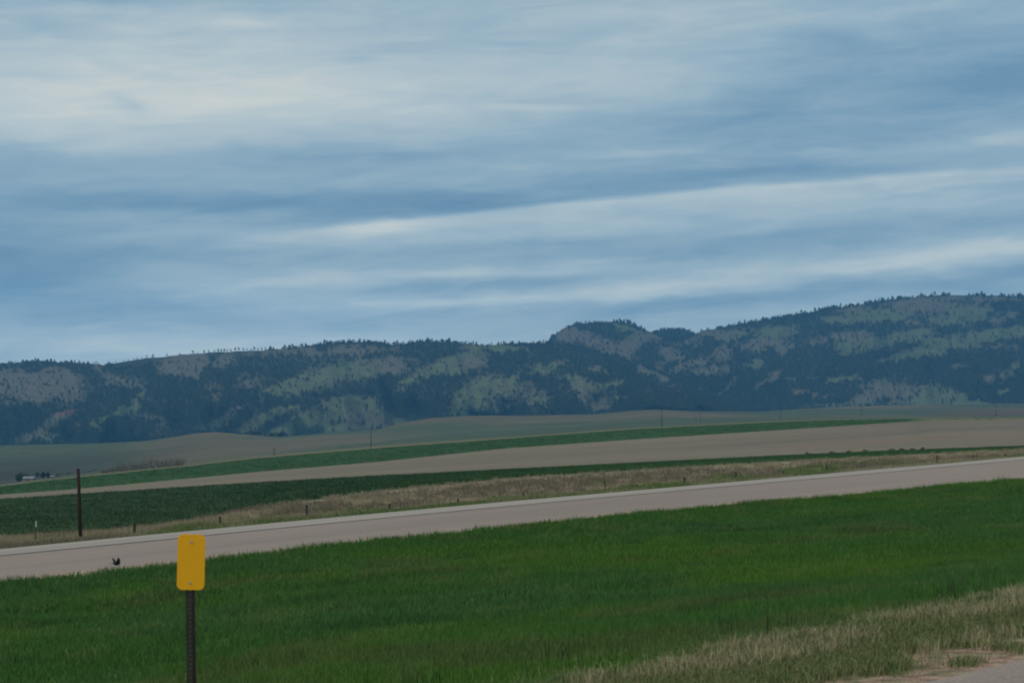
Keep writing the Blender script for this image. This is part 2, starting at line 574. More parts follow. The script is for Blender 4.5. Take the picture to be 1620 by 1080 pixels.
# dark seed stalks standing among the grass
sn = 60
s = rng.uniform(8, 30, sn); D = rng.uniform(10, 12, sn)
D = np.repeat(D, 5) + rng.normal(0, .08, sn * 5); s = np.repeat(s, 5) + rng.normal(0, .08, sn * 5)
tag(blades('weed_stalks', near_P(D, s), rng.uniform(.2, .4, sn * 5), np.full(sn * 5, .006), vary(np.tile([.03, .04, .022], (sn * 5, 1)), sn * 5), .25),
    'thin dark weed stalks behind the bleached roadside grass', 'weeds')


def cat_crop(n):
    return n.startswith('crop')


# dry grass between far road and crop
def far_scatter(name, n, per, r0, r1, h, w, colfn, label, keep=None, spread=.2, cat='grass', mul=1.0, lean=.35):
    x = rng.uniform(-60, 1680, n); r = rng.uniform(r0, r1, n)
    if keep is not None:
        k_ = keep(x, r); x, r = x[k_], r[k_]
    n = len(x)
    P, D = far_at(x, r)
    c = colfn(x, r, P, D) * mul
    P = np.repeat(P, per, 0) + np.stack([rng.normal(0, spread, n * per), rng.normal(0, spread, n * per), np.zeros(n * per)], 1)
    hc = np.repeat(rng.uniform(.6, 1.2, n), per)
    o = blades(name, P, h * hc * rng.uniform(.5, 1.1, n * per), w * rng.uniform(.6, 1.3, n * per), vary(np.repeat(c, per, 0), n * per, .10 if cat_crop(name) else .22), lean)
    return tag(o, label, cat)


far_scatter('verge_grass', 9000, 12, 1.15, 3.0, .30, .03, verge_col, 'dry tan and green grass between the far road and the crop')
far_scatter('crop_plants', 14000, 9, 3.0, 4.0, .24, .032, crop_col, 'low dark green crop rows in the lower field', spread=.5, mul=1.08)
far_scatter('crop_plants', 11000, 7, 5.0, 5.86, .28, .06, crop2_col, 'low green crop in the upper strip', spread=.6, mul=1.05,
            keep=lambda x, r: x < 1440)


# ------------------------------------------------------------------ generic solid helpers
class MB:
    def __init__(self):
        self.v = []; self.f = []; self.c = []

    def add(self, V, Fs, c=None):
        o = len(self.v)
        self.v += [tuple(map(float, p)) for p in V]
        self.f += [tuple(i + o for i in f) for f in Fs]
        if c is not None: self.c += [c] * len(V)

    def tube(self, pts, rad, n=8, c=None, cap=True):
        pts = [Vector(p) for p in pts]; V = []; Fs = []
        for i, p in enumerate(pts):
            d = (pts[min(i + 1, len(pts) - 1)] - pts[max(i - 1, 0)]).normalized()
            a = d.orthogonal().normalized(); b = d.cross(a)
            for k in range(n):
                t = 2 * math.pi * k / n
                V.append(p + (a * math.cos(t) + b * math.sin(t)) * rad[i])
        for i in range(len(pts) - 1):
            for k in range(n):
                Fs.append((i * n + k, i * n + (k + 1) % n, (i + 1) * n + (k + 1) % n, (i + 1) * n + k))
        if cap:
            Fs.append(tuple(range(n - 1, -1, -1))); Fs.append(tuple((len(pts) - 1) * n + k for k in range(n)))
        self.add(V, Fs, c)

    def box(self, c, s, col=None):
        x, y, z = c; a, b, d = s[0] / 2, s[1] / 2, s[2] / 2
        V = [(x + i * a, y + j * b, z + k * d) for k in (-1, 1) for j in (-1, 1) for i in (-1, 1)]
        self.add(V, [(0, 2, 3, 1), (4, 5, 7, 6), (0, 1, 5, 4), (2, 6, 7, 3), (0, 4, 6, 2), (1, 3, 7, 5)], col)

    def mesh(self, name, sm=False):
        me = bpy.data.meshes.new(name)
        me.from_pydata(self.v, [], self.f)
        if self.c:
            a = me.attributes.new('albedo', 'FLOAT_COLOR', 'POINT')
            a.data.foreach_set('color', np.array([(*c, 1) for c in self.c], np.float32).ravel())
        me.polygons.foreach_set('use_smooth', [sm] * len(me.polygons))
        me.update()
        return me

    def obj(self, name, mat, parent=None, sm=False):
        return link(name, self.mesh(name, sm), mat, parent)


# ------------------------------------------------------------------ pine templates for the hills
def pine_arrays(seed, full=False):
    r = random.Random(seed)
    V, Fs, C = [], [], []
    g = (.034, .050, .030); g2 = (.050, .068, .036); br = (.06, .045, .035)

    def addcone(z0, z1, rad, n, ox, oy, c):
        o = len(V)
        for k in range(n):
            t = 2 * math.pi * (k + r.uniform(-.3, .3)) / n
            q = rad * r.uniform(.65, 1.2)
            V.append((ox + q * math.cos(t), oy + q * math.sin(t), z0 + r.uniform(-.04, .04))); C.append(c)
        V.append((ox + r.uniform(-.02, .02), oy + r.uniform(-.02, .02), z1)); C.append(c)
        V.append((ox, oy, z0 + .05)); C.append(c)
        for k in range(n):
            Fs.append((o + k, o + (k + 1) % n, o + n)); Fs.append((o + (k + 1) % n, o + k, o + n + 1))

    n = 6
    o = len(V)
    for (z, q) in ((-.08, .022), (.9, .008)):
        for k in range(3):
            t = 2 * math.pi * k / 3
            V.append((q * math.cos(t), q * math.sin(t), z)); C.append(br)
    for k in range(3):
        a, b = o + k, o + (k + 1) % 3
        Fs.append((a, b, b + 3)); Fs.append((a, b + 3, a + 3))
    zb = r.uniform(.12, .3); L = 4
    wid = r.uniform(.17, .24)
    for i in range(L):
        f = i / (L - 1)
        z0 = zb + (0.86 - zb) * f * .9
        rad = wid * (1 - f) ** .7 * (1 if i else .85) + .045
        addcone(z0, min(1.0, z0 + .34 - .08 * f), rad, n, r.uniform(-.03, .03), r.uniform(-.03, .03), g if r.random() < .6 else g2)
    return np.array(V), np.array(Fs), np.array(C)


PINES = [pine_arrays(i) for i in range(6)]


def pines_mesh(name, P, H, mat):
    Vs, Fs, Cs = [], [], []
    off = 0
    which = rng.integers(0, len(PINES), len(P))
    for t, (tv, tf, tc) in enumerate(PINES):
        ix = np.where(which == t)[0]
        if not len(ix): continue
        a = rng.uniform(0, 6.28, len(ix)); ca, sa = np.cos(a), np.sin(a)
        w = rng.uniform(1.1, 1.9, len(ix)) * H[ix]
        x = (tv[None, :, 0] * ca[:, None] - tv[None, :, 1] * sa[:, None]) * w[:, None]
        y = (tv[None, :, 0] * sa[:, None] + tv[None, :, 1] * ca[:, None]) * w[:, None]
        z = tv[None, :, 2] * H[ix][:, None] + 0 * x
        V = np.stack([x, y, z], -1) + P[ix][:, None]
        Vs.append(V.reshape(-1, 3))
        Fs.append((tf[None] + (np.arange(len(ix)) * len(tv))[:, None, None] + off).reshape(-1, 3))
        c = tc[None] * rng.uniform(.7, 1.35, (len(ix), 1, 1))
        Cs.append(c.reshape(-1, 3)); off += len(ix) * len(tv)
    me = mesh_np(name, np.concatenate(Vs), np.concatenate(Fs), False, {'albedo': np.concatenate(Cs)})
    return link(name, me, mat)


# ------------------------------------------------------------------ hills
G, T, K = 0, 1, 2   # green, tan, pink rock
MEAD = [
    (60, 612, 70, 24, 0, T, 1), (95, 590, 34, 10, -10, T, 1), (15, 605, 30, 30, 0, T, .8), (118, 628, 18, 12, 20, T, .9), (105, 653, 20, 5, 5, K, 1.2),
    (55, 684, 42, 9, 27, T, .8), (75, 690, 25, 7, 0, G, .8), (100, 661, 16, 4, 5, G, .9), (122, 676, 8, 10, 0, G, .7), (150, 672, 8, 12, 20, G, .8),
    (165, 665, 14, 7, 30, G, .7), (205, 646, 30, 8, 20, G, 1), (215, 632, 22, 6, 50, G, .7), (240, 660, 30, 5, -12, G, .6), (255, 668, 8, 10, 0, G, .6),
    (290, 574, 36, 16, 8, T, 1), (300, 588, 16, 12, 0, T, .9), (352, 572, 22, 12, 0, T, .7), (262, 580, 18, 12, 0, T, .5), (160, 585, 14, 10, 0, T, .6), (205, 606, 30, 9, -10, T, .5),
    (178, 600, 24, 8, -10, T, .5), (340, 622, 24, 14, -35, T, .45), (400, 605, 26, 14, 0, T, .45), (380, 648, 50, 7, 27, T, .6), (345, 670, 30, 9, 15, G, .6),
    (500, 600, 62, 16, 17, G, 1.1), (560, 585, 48, 17, 5, G, 1), (615, 577, 38, 13, 0, T, .9), (450, 614, 48, 8, 14, G, .9), (650, 600, 28, 4, 22, G, .9),
    (430, 655, 44, 7, 18, G, 1), (400, 672, 34, 7, 15, G, .7),
    (535, 648, 60, 18, 12, G, 1.1), (580, 660, 55, 16, -15, T, .8), (480, 672, 60, 10, 16, G, .9), (520, 680, 90, 9, 4, G, .8), (615, 660, 36, 9, -25, G, .9),
    (545, 556, 78, 8, 3, T, .65), (450, 556, 70, 9, 2, T, .5), (420, 553, 40, 5, 3, G, .5),
    (712, 575, 58, 11, 22, G, .9), (700, 587, 40, 5, 3, G, 1.2), (745, 572, 30, 8, 10, T, .7), (785, 551, 50, 6, -3, G, .9), (738, 583, 40, 4, 3, T, .6),
    (782, 612, 48, 17, 5, G, 1.1), (750, 628, 34, 18, 0, G, 1), (820, 622, 40, 14, -15, T, .9), (725, 648, 18, 10, 0, G, .9), (855, 630, 22, 12, -20, G, .6), (790, 645, 60, 8, 0, G, .6),
    (862, 583, 26, 9, 12, G, .95), (850, 588, 24, 5, 5, G, .8), (945, 583, 18, 5, -10, T, .6), (668, 626, 6, 9, -40, G, .9), (635, 615, 10, 5, 0, T, .6),
    (912, 604, 36, 6, -20, G, 1.1), (955, 610, 30, 5, 8, G, 1), (930, 620, 30, 16, -10, T, 1), (950, 636, 18, 16, 0, T, .8), (975, 625, 16, 10, 0, G, .5),
    (1028, 588, 34, 6, -27, T, .8), (1020, 582, 16, 5, -20, T, .7), (1060, 612, 14, 4, -20, T, .4),
]
MEADB = [
    (905, 530, 42, 14, -12, T, .8), (950, 548, 60, 12, -20, T, .85), (990, 520, 26, 7, -18, G, 1), (1000, 545, 22, 14, 40, T, .9), (1030, 532, 34, 10, -10, T, .7),
    (1060, 560, 34, 10, -20, T, .7), (1090, 578, 40, 8, 20, T, .7), (1045, 575, 20, 8, 20, T, .6), (1080, 540, 26, 9, 0, T, .6), (1125, 529, 50, 8, -3, T, .8), (1160, 530, 24, 6, 0, G, 1),
    (1228, 526, 36, 10, 4, G, 1.1), (1205, 545, 42, 9, 5, T, .8), (1145, 560, 18, 16, 30, T, .6), (1240, 552, 22, 8, 20, T, .6), (1128, 588, 30, 8, 6, T, 1),
    (1195, 576, 16, 7, 0, G, .8), (1215, 603, 24, 4, 35, T, .9), (1148, 613, 24, 4, 45, T, .8), (1232, 588, 7, 6, 0, T, .7), (1245, 600, 7, 4, 0, G, .7), (1272, 618, 20, 4, 10, T, .7),
    (1282, 595, 12, 4, 0, T, .6), (1330, 600, 24, 6, 10, G, .9), (1300, 625, 20, 5, 0, T, .5),
    (1324, 507, 30, 6, -3, G, 1), (1390, 498, 62, 10, 2, G, .95), (1350, 489, 30, 5, 6, T, .7), (1465, 484, 70, 9, 0, T, .85), (1520, 500, 52, 13, 8, G, .9), (1470, 472, 60, 6, 2, T, .8), (1560, 475, 60, 5, 0, T, .5),
    (1442, 512, 14, 3, 0, T, .9), (1582, 508, 14, 4, 0, T, .9), (1600, 500, 14, 5, 0, G, .7),
    (1345, 533, 40, 9, 0, T, .8), (1370, 545, 50, 10, 5, G, .95), (1352, 555, 22, 7, 10, G, 1), (1430, 535, 44, 10, 3, G, .8), (1455, 528, 24, 8, 0, G, .8), (1290, 540, 30, 8, 0, T, .45),
    (1580, 529, 110, 9, 6, G, 1.2), (1500, 545, 70, 9, 12, G, 1.1), (1560, 548, 50, 5, 2, T, .6), (1450, 562, 62, 4, 8, G, 1.1), (1410, 569, 30, 3, 8, G, 1), (1430, 556, 26, 3, 3, T, .5),
    (1410, 618, 50, 14, 0, T, .9), (1370, 628, 30, 10, 20, T, .8), (1455, 625, 34, 12, 0, G, .8), (1390, 606, 24, 8, 10, G, .7),
    (1500, 628, 44, 13, -22, G, 1.2), (1540, 640, 70, 7, -8, G, 1.1), (1480, 636, 60, 10, 0, G, 1), (1350, 640, 80, 4, 2, G, .8),
    (1600, 585, 26, 5, 45, G, .7), (1565, 600, 8, 9, 0, T, .6), (1590, 620, 8, 6, 0, G, .6), (1515, 580, 10, 6, 0, T, .5), (1600, 470, 40, 4, 0, T, .4),
]


def yskip(x, y):
    return np.maximum(yCrest(x) - y, 0) + 12


def cover(x, y, lst, seed):
    wx = x + (fbm(x / 14, y / 8, seed, 4) - .5) * 26; wy = y + (fbm(x / 12, y / 7, seed + 5, 4) - .5) * 13
    m = np.zeros_like(x); colr = np.zeros(x.shape + (3,)); wsum = np.full(x.shape, 1e-6)
    base = [np.array([.125, .168, .085]), np.array([.145, .150, .112]), np.array([.22, .12, .10])]
    for (cx, cy, rx, ry, an, kind, st) in lst:
        a = math.radians(an); dx = wx - cx; dy = -(wy - cy)
        u = (dx * math.cos(a) + dy * math.sin(a)) / rx; v = (-dx * math.sin(a) + dy * math.cos(a)) / ry
        q = u * u + v * v
        g = np.exp(-q ** 1.5 * .9) * st
        m = np.maximum(m, g); colr += (g ** 2)[..., None] * base[kind]; wsum = wsum + g ** 2
    colr /= wsum[..., None]
    fine = fbm(x / 5, y / 3.2, seed + 9, 4) - .5
    m = m * .92 + fine * 1.05 + .50 * (fbm(x / 20, y / 10, seed + 12, 3) - .47) * smooth(0, 40, yskip(x, y))
    colr = colr * (1 + .5 * (fbm(x / 3, y / 2, seed + 19, 3) - .5))[..., None]
    gen = np.array([.105, .115, .075]) + 0 * colr
    w_ = np.clip(wsum * 3, 0, 1)[..., None]
    return smooth(.17, .46, m), colr * w_ + gen * (1 - w_)


def hill_layer(name, sky, ybase, x0, x1, Yb, Yt, lst, seed, step=2.5, R=70, ylow=None):
    xs = np.arange(x0, x1 + step, step)
    v = np.linspace(0, 1, R)
    X, Vv = np.meshgrid(xs, v)
    ys = sky(X); yb = np.maximum(ybase(X), ys + 2)
    Yimg = yb + (ys - yb) * Vv

    def point(Xi, Vi):
        ys = sky(Xi); yb = np.maximum(ybase(Xi), ys + 2)
        yi = yb + (ys - yb) * Vi
        rel = (fbm(Xi / 70 + .6 * Vi, Vi * 1.2, seed + 30, 4) - .5) * 2
        rid = 1 - np.abs(2 * fbm(Xi / 45 + Vi * .8, Vi * .9, seed + 40, 3) - 1)
        Yd = Yb + (Yt - Yb) * Vi + np.sin(np.pi * np.clip(Vi, 0, 1)) * (rel * 290 - rid * 330) - 0
        return pt(Xi, yi, Yd), yi

    P, Yi = point(X, Vv)
    m, c = cover(X, Yi, lst, seed)
    floor_ = np.array([.040, .055, .034])
    A = floor_ * (1 - m[..., None]) + c * m[..., None]
    # far slope behind the crest
    back = []
    for t, dz in ((120, -6), (320, -60), (550, -150)):
        q = P[-1].copy(); sc_ = (q[:, 1] + t) / q[:, 1]
        q[:, 0] *= sc_; q[:, 1] += t; q[:, 2] += dz
        back.append(q)
    P2 = np.concatenate([P, np.array(back)], 0); A2 = np.concatenate([A, np.repeat(A[-1:], 3, 0)], 0)
    o = grid_obj(name, P2, M_hill, {'albedo': A2})
    o['kind'] = 'structure'
    return point, (sky, ybase)


skyA_raw = crv([(-500, 572), (-200, 566), (0, 574), (60, 571), (120, 573), (165, 578), (200, 571), (230, 567), (300, 559), (400, 555), (450, 551), (500, 544), (560, 541),
                (600, 539), (620, 545), (640, 542), (680, 538), (720, 542), (760, 547), (800, 543), (860, 541), (900, 547), (950, 557), (1000, 571), (1050, 592),
                (1100, 613), (1150, 634), (1200, 655), (1260, 664)])
skyA = lambda x: skyA_raw(x) + (fbm(x / 18, 0 * x, 201, 3) - .5) * 4
skyB_raw = crv([(700, 600), (850, 560), (866, 543), (876, 531), (892, 519), (920, 511), (985, 509), (1010, 517), (1040, 530), (1065, 538), (1088, 534), (1110, 524),
                (1200, 507), (1300, 490), (1330, 486), (1400, 475), (1470, 467), (1540, 466), (1620, 469), (1900, 474), (2300, 500)])
skyB = lambda x: skyB_raw(x) + (fbm(x / 16, 0 * x, 202, 3) - .5) * 4
pointA, _ = hill_layer('hills_front', skyA, lambda x: yCrest(x) + 9, -500, 1260, 4300, 5300, MEAD, 301)
pointB, _ = hill_layer('hills_back', skyB, lambda x: yCrest(x) + 9, 700, 2300, 5000, 6500, MEADB, 401)
skyC = crv([(950, 575), (1015, 540), (1034, 526), (1050, 521), (1075, 520), (1092, 524), (1115, 540), (1160, 560)])
pointC, _ = hill_layer('hills_distant', skyC, lambda x: 560 + 0 * x, 950, 1160, 6850, 7150, [], 501, R=20)


def plant_layer(name, point, sky, ybase, lst, seed, x0, x1, n, lo, hi, label, crest=0, skip=None, sparse=.035):
    X = rng.uniform(x0, x1, n); Vv = rng.uniform(0, 1, n) ** .95
    P, yi = point(X, Vv)
    m, _ = cover(X, yi, lst, seed)
    keep = rng.uniform(0, 1, n) < np.clip((1 - m) ** 1.6, 0, 1) + sparse + .22 * smooth(.52, .68, fbm(X / 7, yi / 5, seed + 77, 3)) * (m > .3)
    if skip is not None: keep &= ~skip(X, Vv)
    P = P[keep]; Xk = X[keep]
    if crest:
        xc = rng.uniform(x0, x1, crest)
        dens = .25 + .75 * (fbm(xc / 25, 0 * xc, seed + 88, 2) > .42)
        k2 = rng.uniform(0, 1, crest) < dens
        if skip is not None: k2 &= ~skip(xc, np.ones_like(xc))
        xc = xc[k2]
        P2, _ = point(xc, 1 - rng.uniform(0, .02, len(xc)))
        n0 = len(P); P = np.concatenate([P, P2])
    H = rng.uniform(lo, hi, len(P))
    if crest: H[n0:] *= rng.uniform(.8, 1.5, len(H) - n0)
    o = pines_mesh(name, P, H, M_needle)
    o['kind'] = 'stuff'
    return tag(o, label, 'forest'), len(P)


skipA = lambda x, v: (x > 185) & (x < 425) & (v > .93)
plant_layer('pine_forest', pointA, skyA, None, MEAD, 301, -200, 1190, 30000, 4.5, 9, 'dark pine forest over the nearer hills', crest=500, skip=skipA)
plant_layer('pine_forest', pointB, skyB, None, MEADB, 401, 860, 1900, 28000, 5, 10.5, 'dark pine forest over the higher hills on the right', crest=700)
plant_layer('pine_forest', pointC, skyC, None, [], 501, 1025, 1110, 1400, 5, 8, 'blue hazy forest on the farthest hilltop', crest=60)

# individual trees along the bare skyline (tell-apart trees)
trees_px = [(196, 5), (203, 6), (212, 6), (217, 7), (224, 6), (232, 9), (242, 11), (264, 9), (284, 6), (305, 10), (312, 5), (323, 10), (330, 8), (339, 7), (345, 10), (350, 8),
            (355, 10), (360, 9), (365, 8), (372, 11), (378, 11), (385, 9), (391, 8), (397, 7), (402, 11), (408, 8), (414, 9), (420, 8)]
pm = []
for t, (tv, tf, tc) in enumerate(PINES):
    ish = tc[:, 0] > tc[:, 1]
    keepf = ~ish[tf].all(1)
    me_c = mesh_np('crown', tv, tf[keepf], False, {'albedo': tc}); me_t = mesh_np('trunk', tv, tf[~keepf], False, {'albedo': tc})
    for m_ in (me_c, me_t): m_.materials.append(M_needle)
    pm.append((me_c, me_t))


def pine_thing(x, P, h, label, group):
    e = empty('pine_tree', P, label, 'tree', group)
    t = random.randrange(len(pm))
    e.rotation_euler[2] = random.uniform(0, 6.28)
    w = h * random.uniform(1.0, 1.4)
    e.scale = (w, w, h)
    for nm, me in (('crown', pm[t][0]), ('trunk', pm[t][1])):
        link(nm, me, None, e)
    return e


for i, (x, hp) in enumerate(trees_px):
    P, _ = pointA(np.array([float(x)]), np.array([.998]))
    pine_thing(x, P[0], hp * P[0][1] / F * .68, 'small dark pine standing apart on the bare left part of the skyline', 'lone pines on the bare skyline')
for i, (x, hp) in enumerate([(1307, 6), (1313, 7), (1319, 6), (1330, 12), (1343, 6), (1350, 5)]):
    P, _ = pointB(np.array([float(x)]), np.array([.998]))
    lab = 'tallest of the lone pines on the right-hand skyline shoulder' if hp == 12 else 'small pine on the right-hand skyline shoulder beside the tallest one'
    pine_thing(x, P[0], hp * P[0][1] / F * .75, lab, 'lone pines on the right-hand skyline')

# ------------------------------------------------------------------ broadleaf / bare shrubs, farm
def leaf_mesh(name, n, rx, ry, rz, size, c0, c1, seed, zc=None, lumps=5):
    r = np.random.default_rng(seed)
    cen = r.normal(0, .45, (lumps, 3)) * [rx, ry, rz * .7]; cen[:, 2] = np.abs(cen[:, 2]) + rz * .55
    w = r.integers(0, lumps, n)
    d = r.normal(0, 1, (n, 3)); d /= np.linalg.norm(d, axis=1)[:, None]; d *= r.uniform(.3, 1, (n, 1)) ** .5
    P = cen[w] + d * np.array([rx, ry, rz]) * .5
    P[:, 2] = np.maximum(P[:, 2], .02 * rz)
    a = r.normal(0, 1, (n, 3)) * size; b = r.normal(0, 1, (n, 3)) * size
    V = np.stack([P, P + a, P + b], 1).reshape(-1, 3)
    Fc = np.arange(n * 3).reshape(-1, 3)
    t = r.uniform(0, 1, (lumps, 1))[w] * .6 + r.uniform(0, .4, (n, 1))
    c = np.asarray(c0) * (1 - t) + np.asarray(c1) * t
    me = mesh_np(name, V, Fc, False, {'albedo': np.repeat(c, 3, 0)}); me.materials.append(M_needle)
    return me


def twig_mesh(name, n, h, w, c0, c1, seed, rad=.02):
    r = random.Random(seed); mb = MB()
    for i in range(n):
        a = r.uniform(0, 6.28); q = r.uniform(0, w * .5)
        b = Vector((q * math.cos(a) * .5, q * math.sin(a) * .5, 0))
        a2 = a + r.uniform(-.8, .8); hh = h * r.uniform(.5, 1); out = w * r.uniform(.1, .55)
        m_ = b + Vector((math.cos(a2) * out * .4, math.sin(a2) * out * .4, hh * .5))
        e = b + Vector((math.cos(a2) * out, math.sin(a2) * out, hh))
        c = tuple(c0[j] + (c1[j] - c0[j]) * r.random() for j in range(3))
        mb.tube([b, m_, e], [rad, rad * .7, rad * .3], 3, c, False)
        for k in range(3):
            p = m_.lerp(e, r.random()); q2 = p + Vector((r.uniform(-1, 1), r.uniform(-1, 1), r.uniform(.2, 1))) * h * .16
            mb.tube([p, q2], [rad * .5, rad * .2], 3, c, False)
    me = mb.mesh(name); me.materials.append(M_twig)
    return me


# bare brush along the far edge of the upper crop strip
brush = [(168, 10, 3.0), (180, 14, 3.0), (192, 18, 4.0), (203, 19, 4.5), (217, 16, 4.0), (230, 19, 5.0), (243, 22, 5.5), (255, 17, 4.5), (266, 18, 4.5), (276, 19, 4.5), (286, 16, 3.5)]
blab = ['low reddish bare bush at the left end of the brush behind the crop strip', 'small brown bare bush second in the brush row behind the crop', 'dense dark brown bush left of the middle of the brush row',
        'dark rounded bush beside the densest brown one in the row', 'thin grey brush between two darker bushes behind the crop', 'loose reddish brush left of the tallest bush behind the crop',
        'tallest bare reddish bush in the middle of the brush row', 'shorter pale brush just right of the tallest bush', 'thin bare bush near the gap in the brush row', 'tan bare bush second from the right end of the brush row',
        'last small bare bush at the right end of the brush row']
for i, (x, hp, w) in enumerate(brush):
    D = 500 + 12 * math.sin(i * 2.1)
    P = far_ground(x, D); px, py = y_of(P); top = float(yUGT(x)) - hp + 2
    h = float(py - top) * P[1] / F
    e = empty('bare_shrub', P, blab[i], 'shrub', 'bare brush behind the crop strip')
    me = twig_mesh('branches', 34, h * random.uniform(.8, 1.1), w * 1.05, (.10, .09, .08), (.16, .135, .11), 900 + i, .04)
    link('branches', me, None, e)
    me = leaf_mesh('twigs', 150, w * .5, w * .45, h * .5, .10, (.10, .095, .08), (.16, .14, .115), 950 + i)  # loose brown slivers standing for fine twigs; these bushes are leafless
    link('twigs', me, None, e)


def leafy_tree(x, D, hp, wm, c0, c1, label, cat='tree', name='tree', group=None, sink=0, n=900, ytop=None):
    P = far_ground(x, D)
    px, py = y_of(P)
    h = hp * P[1] / F if ytop is None else (float(py) - ytop) * P[1] / F
    e = empty(name, P, label, cat, group)
    mb = MB(); mb.tube([(0, 0, -.2), (.02, 0, h * .4), (0, .03, h * .75)], [.035 * h, .028 * h, .012 * h], 6, (.06, .05, .04))
    mb.obj('trunk', M_twig, e)
    link('crown', leaf_mesh('crown', n, wm * .6, wm * .6, h * .62, .055 * h, c0, c1, int(x * 7) % 1000), None, e)
    return e


leafy_tree(38, 960, 14, 4.5, (.045, .08, .04), (.08, .13, .055), 'round green tree left of the low white farm roof', ytop=745)
leafy_tree(31, 965, 12, 3.5, (.045, .08, .04), (.08, .12, .05), 'smaller green tree at the far left of the farmyard', ytop=748)
leafy_tree(70, 955, 14, 3.4, (.022, .032, .035), (.035, .05, .05), 'darkest bushy tree, between the two white farm roofs', ytop=743)
leafy_tree(76, 960, 14, 2.0, (.022, .032, .035), (.035, .05, .05), 'narrow dark tree against the right side of the darkest one', ytop=744)
for i, (x, yt, w, c, l) in enumerate([
    (90, 748.5, 2.2, (.05, .05, .05), 'low dark bush behind the small white farm roof'), (98, 747, 3, (.09, .08, .075), 'grey leafless bush right of the small white farm roof'),
    (107, 746, 2.6, (.06, .06, .06), 'dark bush midway between the farm and the tall wooden pole'), (116, 745, 2.4, (.10, .08, .07), 'brownish bush just left of the tall wooden pole'),
    (132, 743.5, 3, (.07, .06, .06), 'dark grey bush just right of the tall wooden pole'), (141, 742, 3, (.11, .09, .075), 'pale brown bush further right of the tall wooden pole'),
    (152, 741, 3, (.10, .08, .07), 'brown bush between the pole and the bare brush')]):
    leafy_tree(x, 950 - i * 12, 8, w, c, tuple(v * 1.6 for v in c), l, 'shrub', 'shrub', 'bushes along the farm lane', n=500, ytop=yt)

M_white = flat_mat('white_roof', (.20, .24, .25), .5, .3)
M_wall = flat_mat('barn_wall', (.22, .20, .19), .8)


def shed(x, D, w, h, dp, label, ytop):
    P = far_ground(x, D); px, py = y_of(P)
    hh = (float(py) - ytop) * P[1] / F
    e = empty('farm_building', P, label, 'farm building')
    mb = MB(); mb.box((0, 0, hh * .3 - .3), (w, dp, hh * .6 + .6)); mb.obj('wall', M_wall, e)
    z0 = hh * .605; o = .3
    V = [(-w / 2 - o, -dp / 2 - o, z0), (w / 2 + o, -dp / 2 - o, z0), (w / 2 + o, dp / 2 + o, z0), (-w / 2 - o, dp / 2 + o, z0), (-w / 2 - o, 0, hh), (w / 2 + o, 0, hh)]
    mb = MB(); mb.add(V, [(0, 1, 5, 4), (2, 3, 4, 5), (0, 4, 3), (1, 2, 5), (0, 3, 2, 1)]); mb.obj('roof', M_white, e)
    mb = MB(); mb.box((0, -dp / 2 - .03, hh * .22), (w * .25, .05, hh * .44)); mb.obj('door', flat_mat('door_dark', (.08, .07, .07)), e)
    e.rotation_euler[2] = -.15


shed(47, 925, 5.6, 2.2, 4, 'long low farm building with a pale roof at the left', 753.5)
shed(84, 915, 2.2, 2.0, 3, 'small white-roofed farm building beside the dark tree', 752)

# dark bushes at the foot of the hills
for i, (x, hp, w, l) in enumerate([(401, 6, 7, 'dark green bush clump at the right end of the pale knoll'), (409, 5, 7, 'second dark bush clump beside the pale knoll'),
                                   (72, 3, 14, 'low dark tree line at the foot of the hills on the far left'), (92, 3, 10, 'low dark hedge right of the far left tree line'), (158, 4, 9, 'isolated dark bush on the pasture crest left of the knoll'),
                                   (442, 9, 9, 'dark tree on the pasture crest right of the knoll'), (430, 7, 6, 'small dark tree left of the larger one on the pasture crest')]):
    leafy_tree(x, 1500, hp + 1, w, (.03, .045, .03), (.05, .07, .04), l, 'shrub' if i < 5 else 'tree', 'shrub' if i < 5 else 'tree', n=600)

# small dark plants on the crop edge
for i, (x, l) in enumerate([(1279, 'leftmost small dark weed clump on the upper edge of the lower crop'), (1315, 'small dark weed clump right of the leftmost one on the crop edge'), (1343, 'broader dark weed clump on the crop edge'),
                            (1368, 'tallest dark weed clump on the crop edge'), (1411, 'dark weed clump right of the tallest on the crop edge'), (1428, 'large low weed clump inside the crop edge'),
                            (1443, 'small weed clump near the right of the crop edge'), (1460, 'last weed clump at the right of the crop edge')]):
    P = far_ground(x, 227)
    e = link('weed_tuft', leaf_mesh('weed_tuft', 130, .7, .6, .28, .09, (.02, .05, .02), (.035, .075, .03), 60 + i, lumps=3)); e.location = P.tolist()
    tag(e, l, 'weed', 'weed clumps on the crop edge')

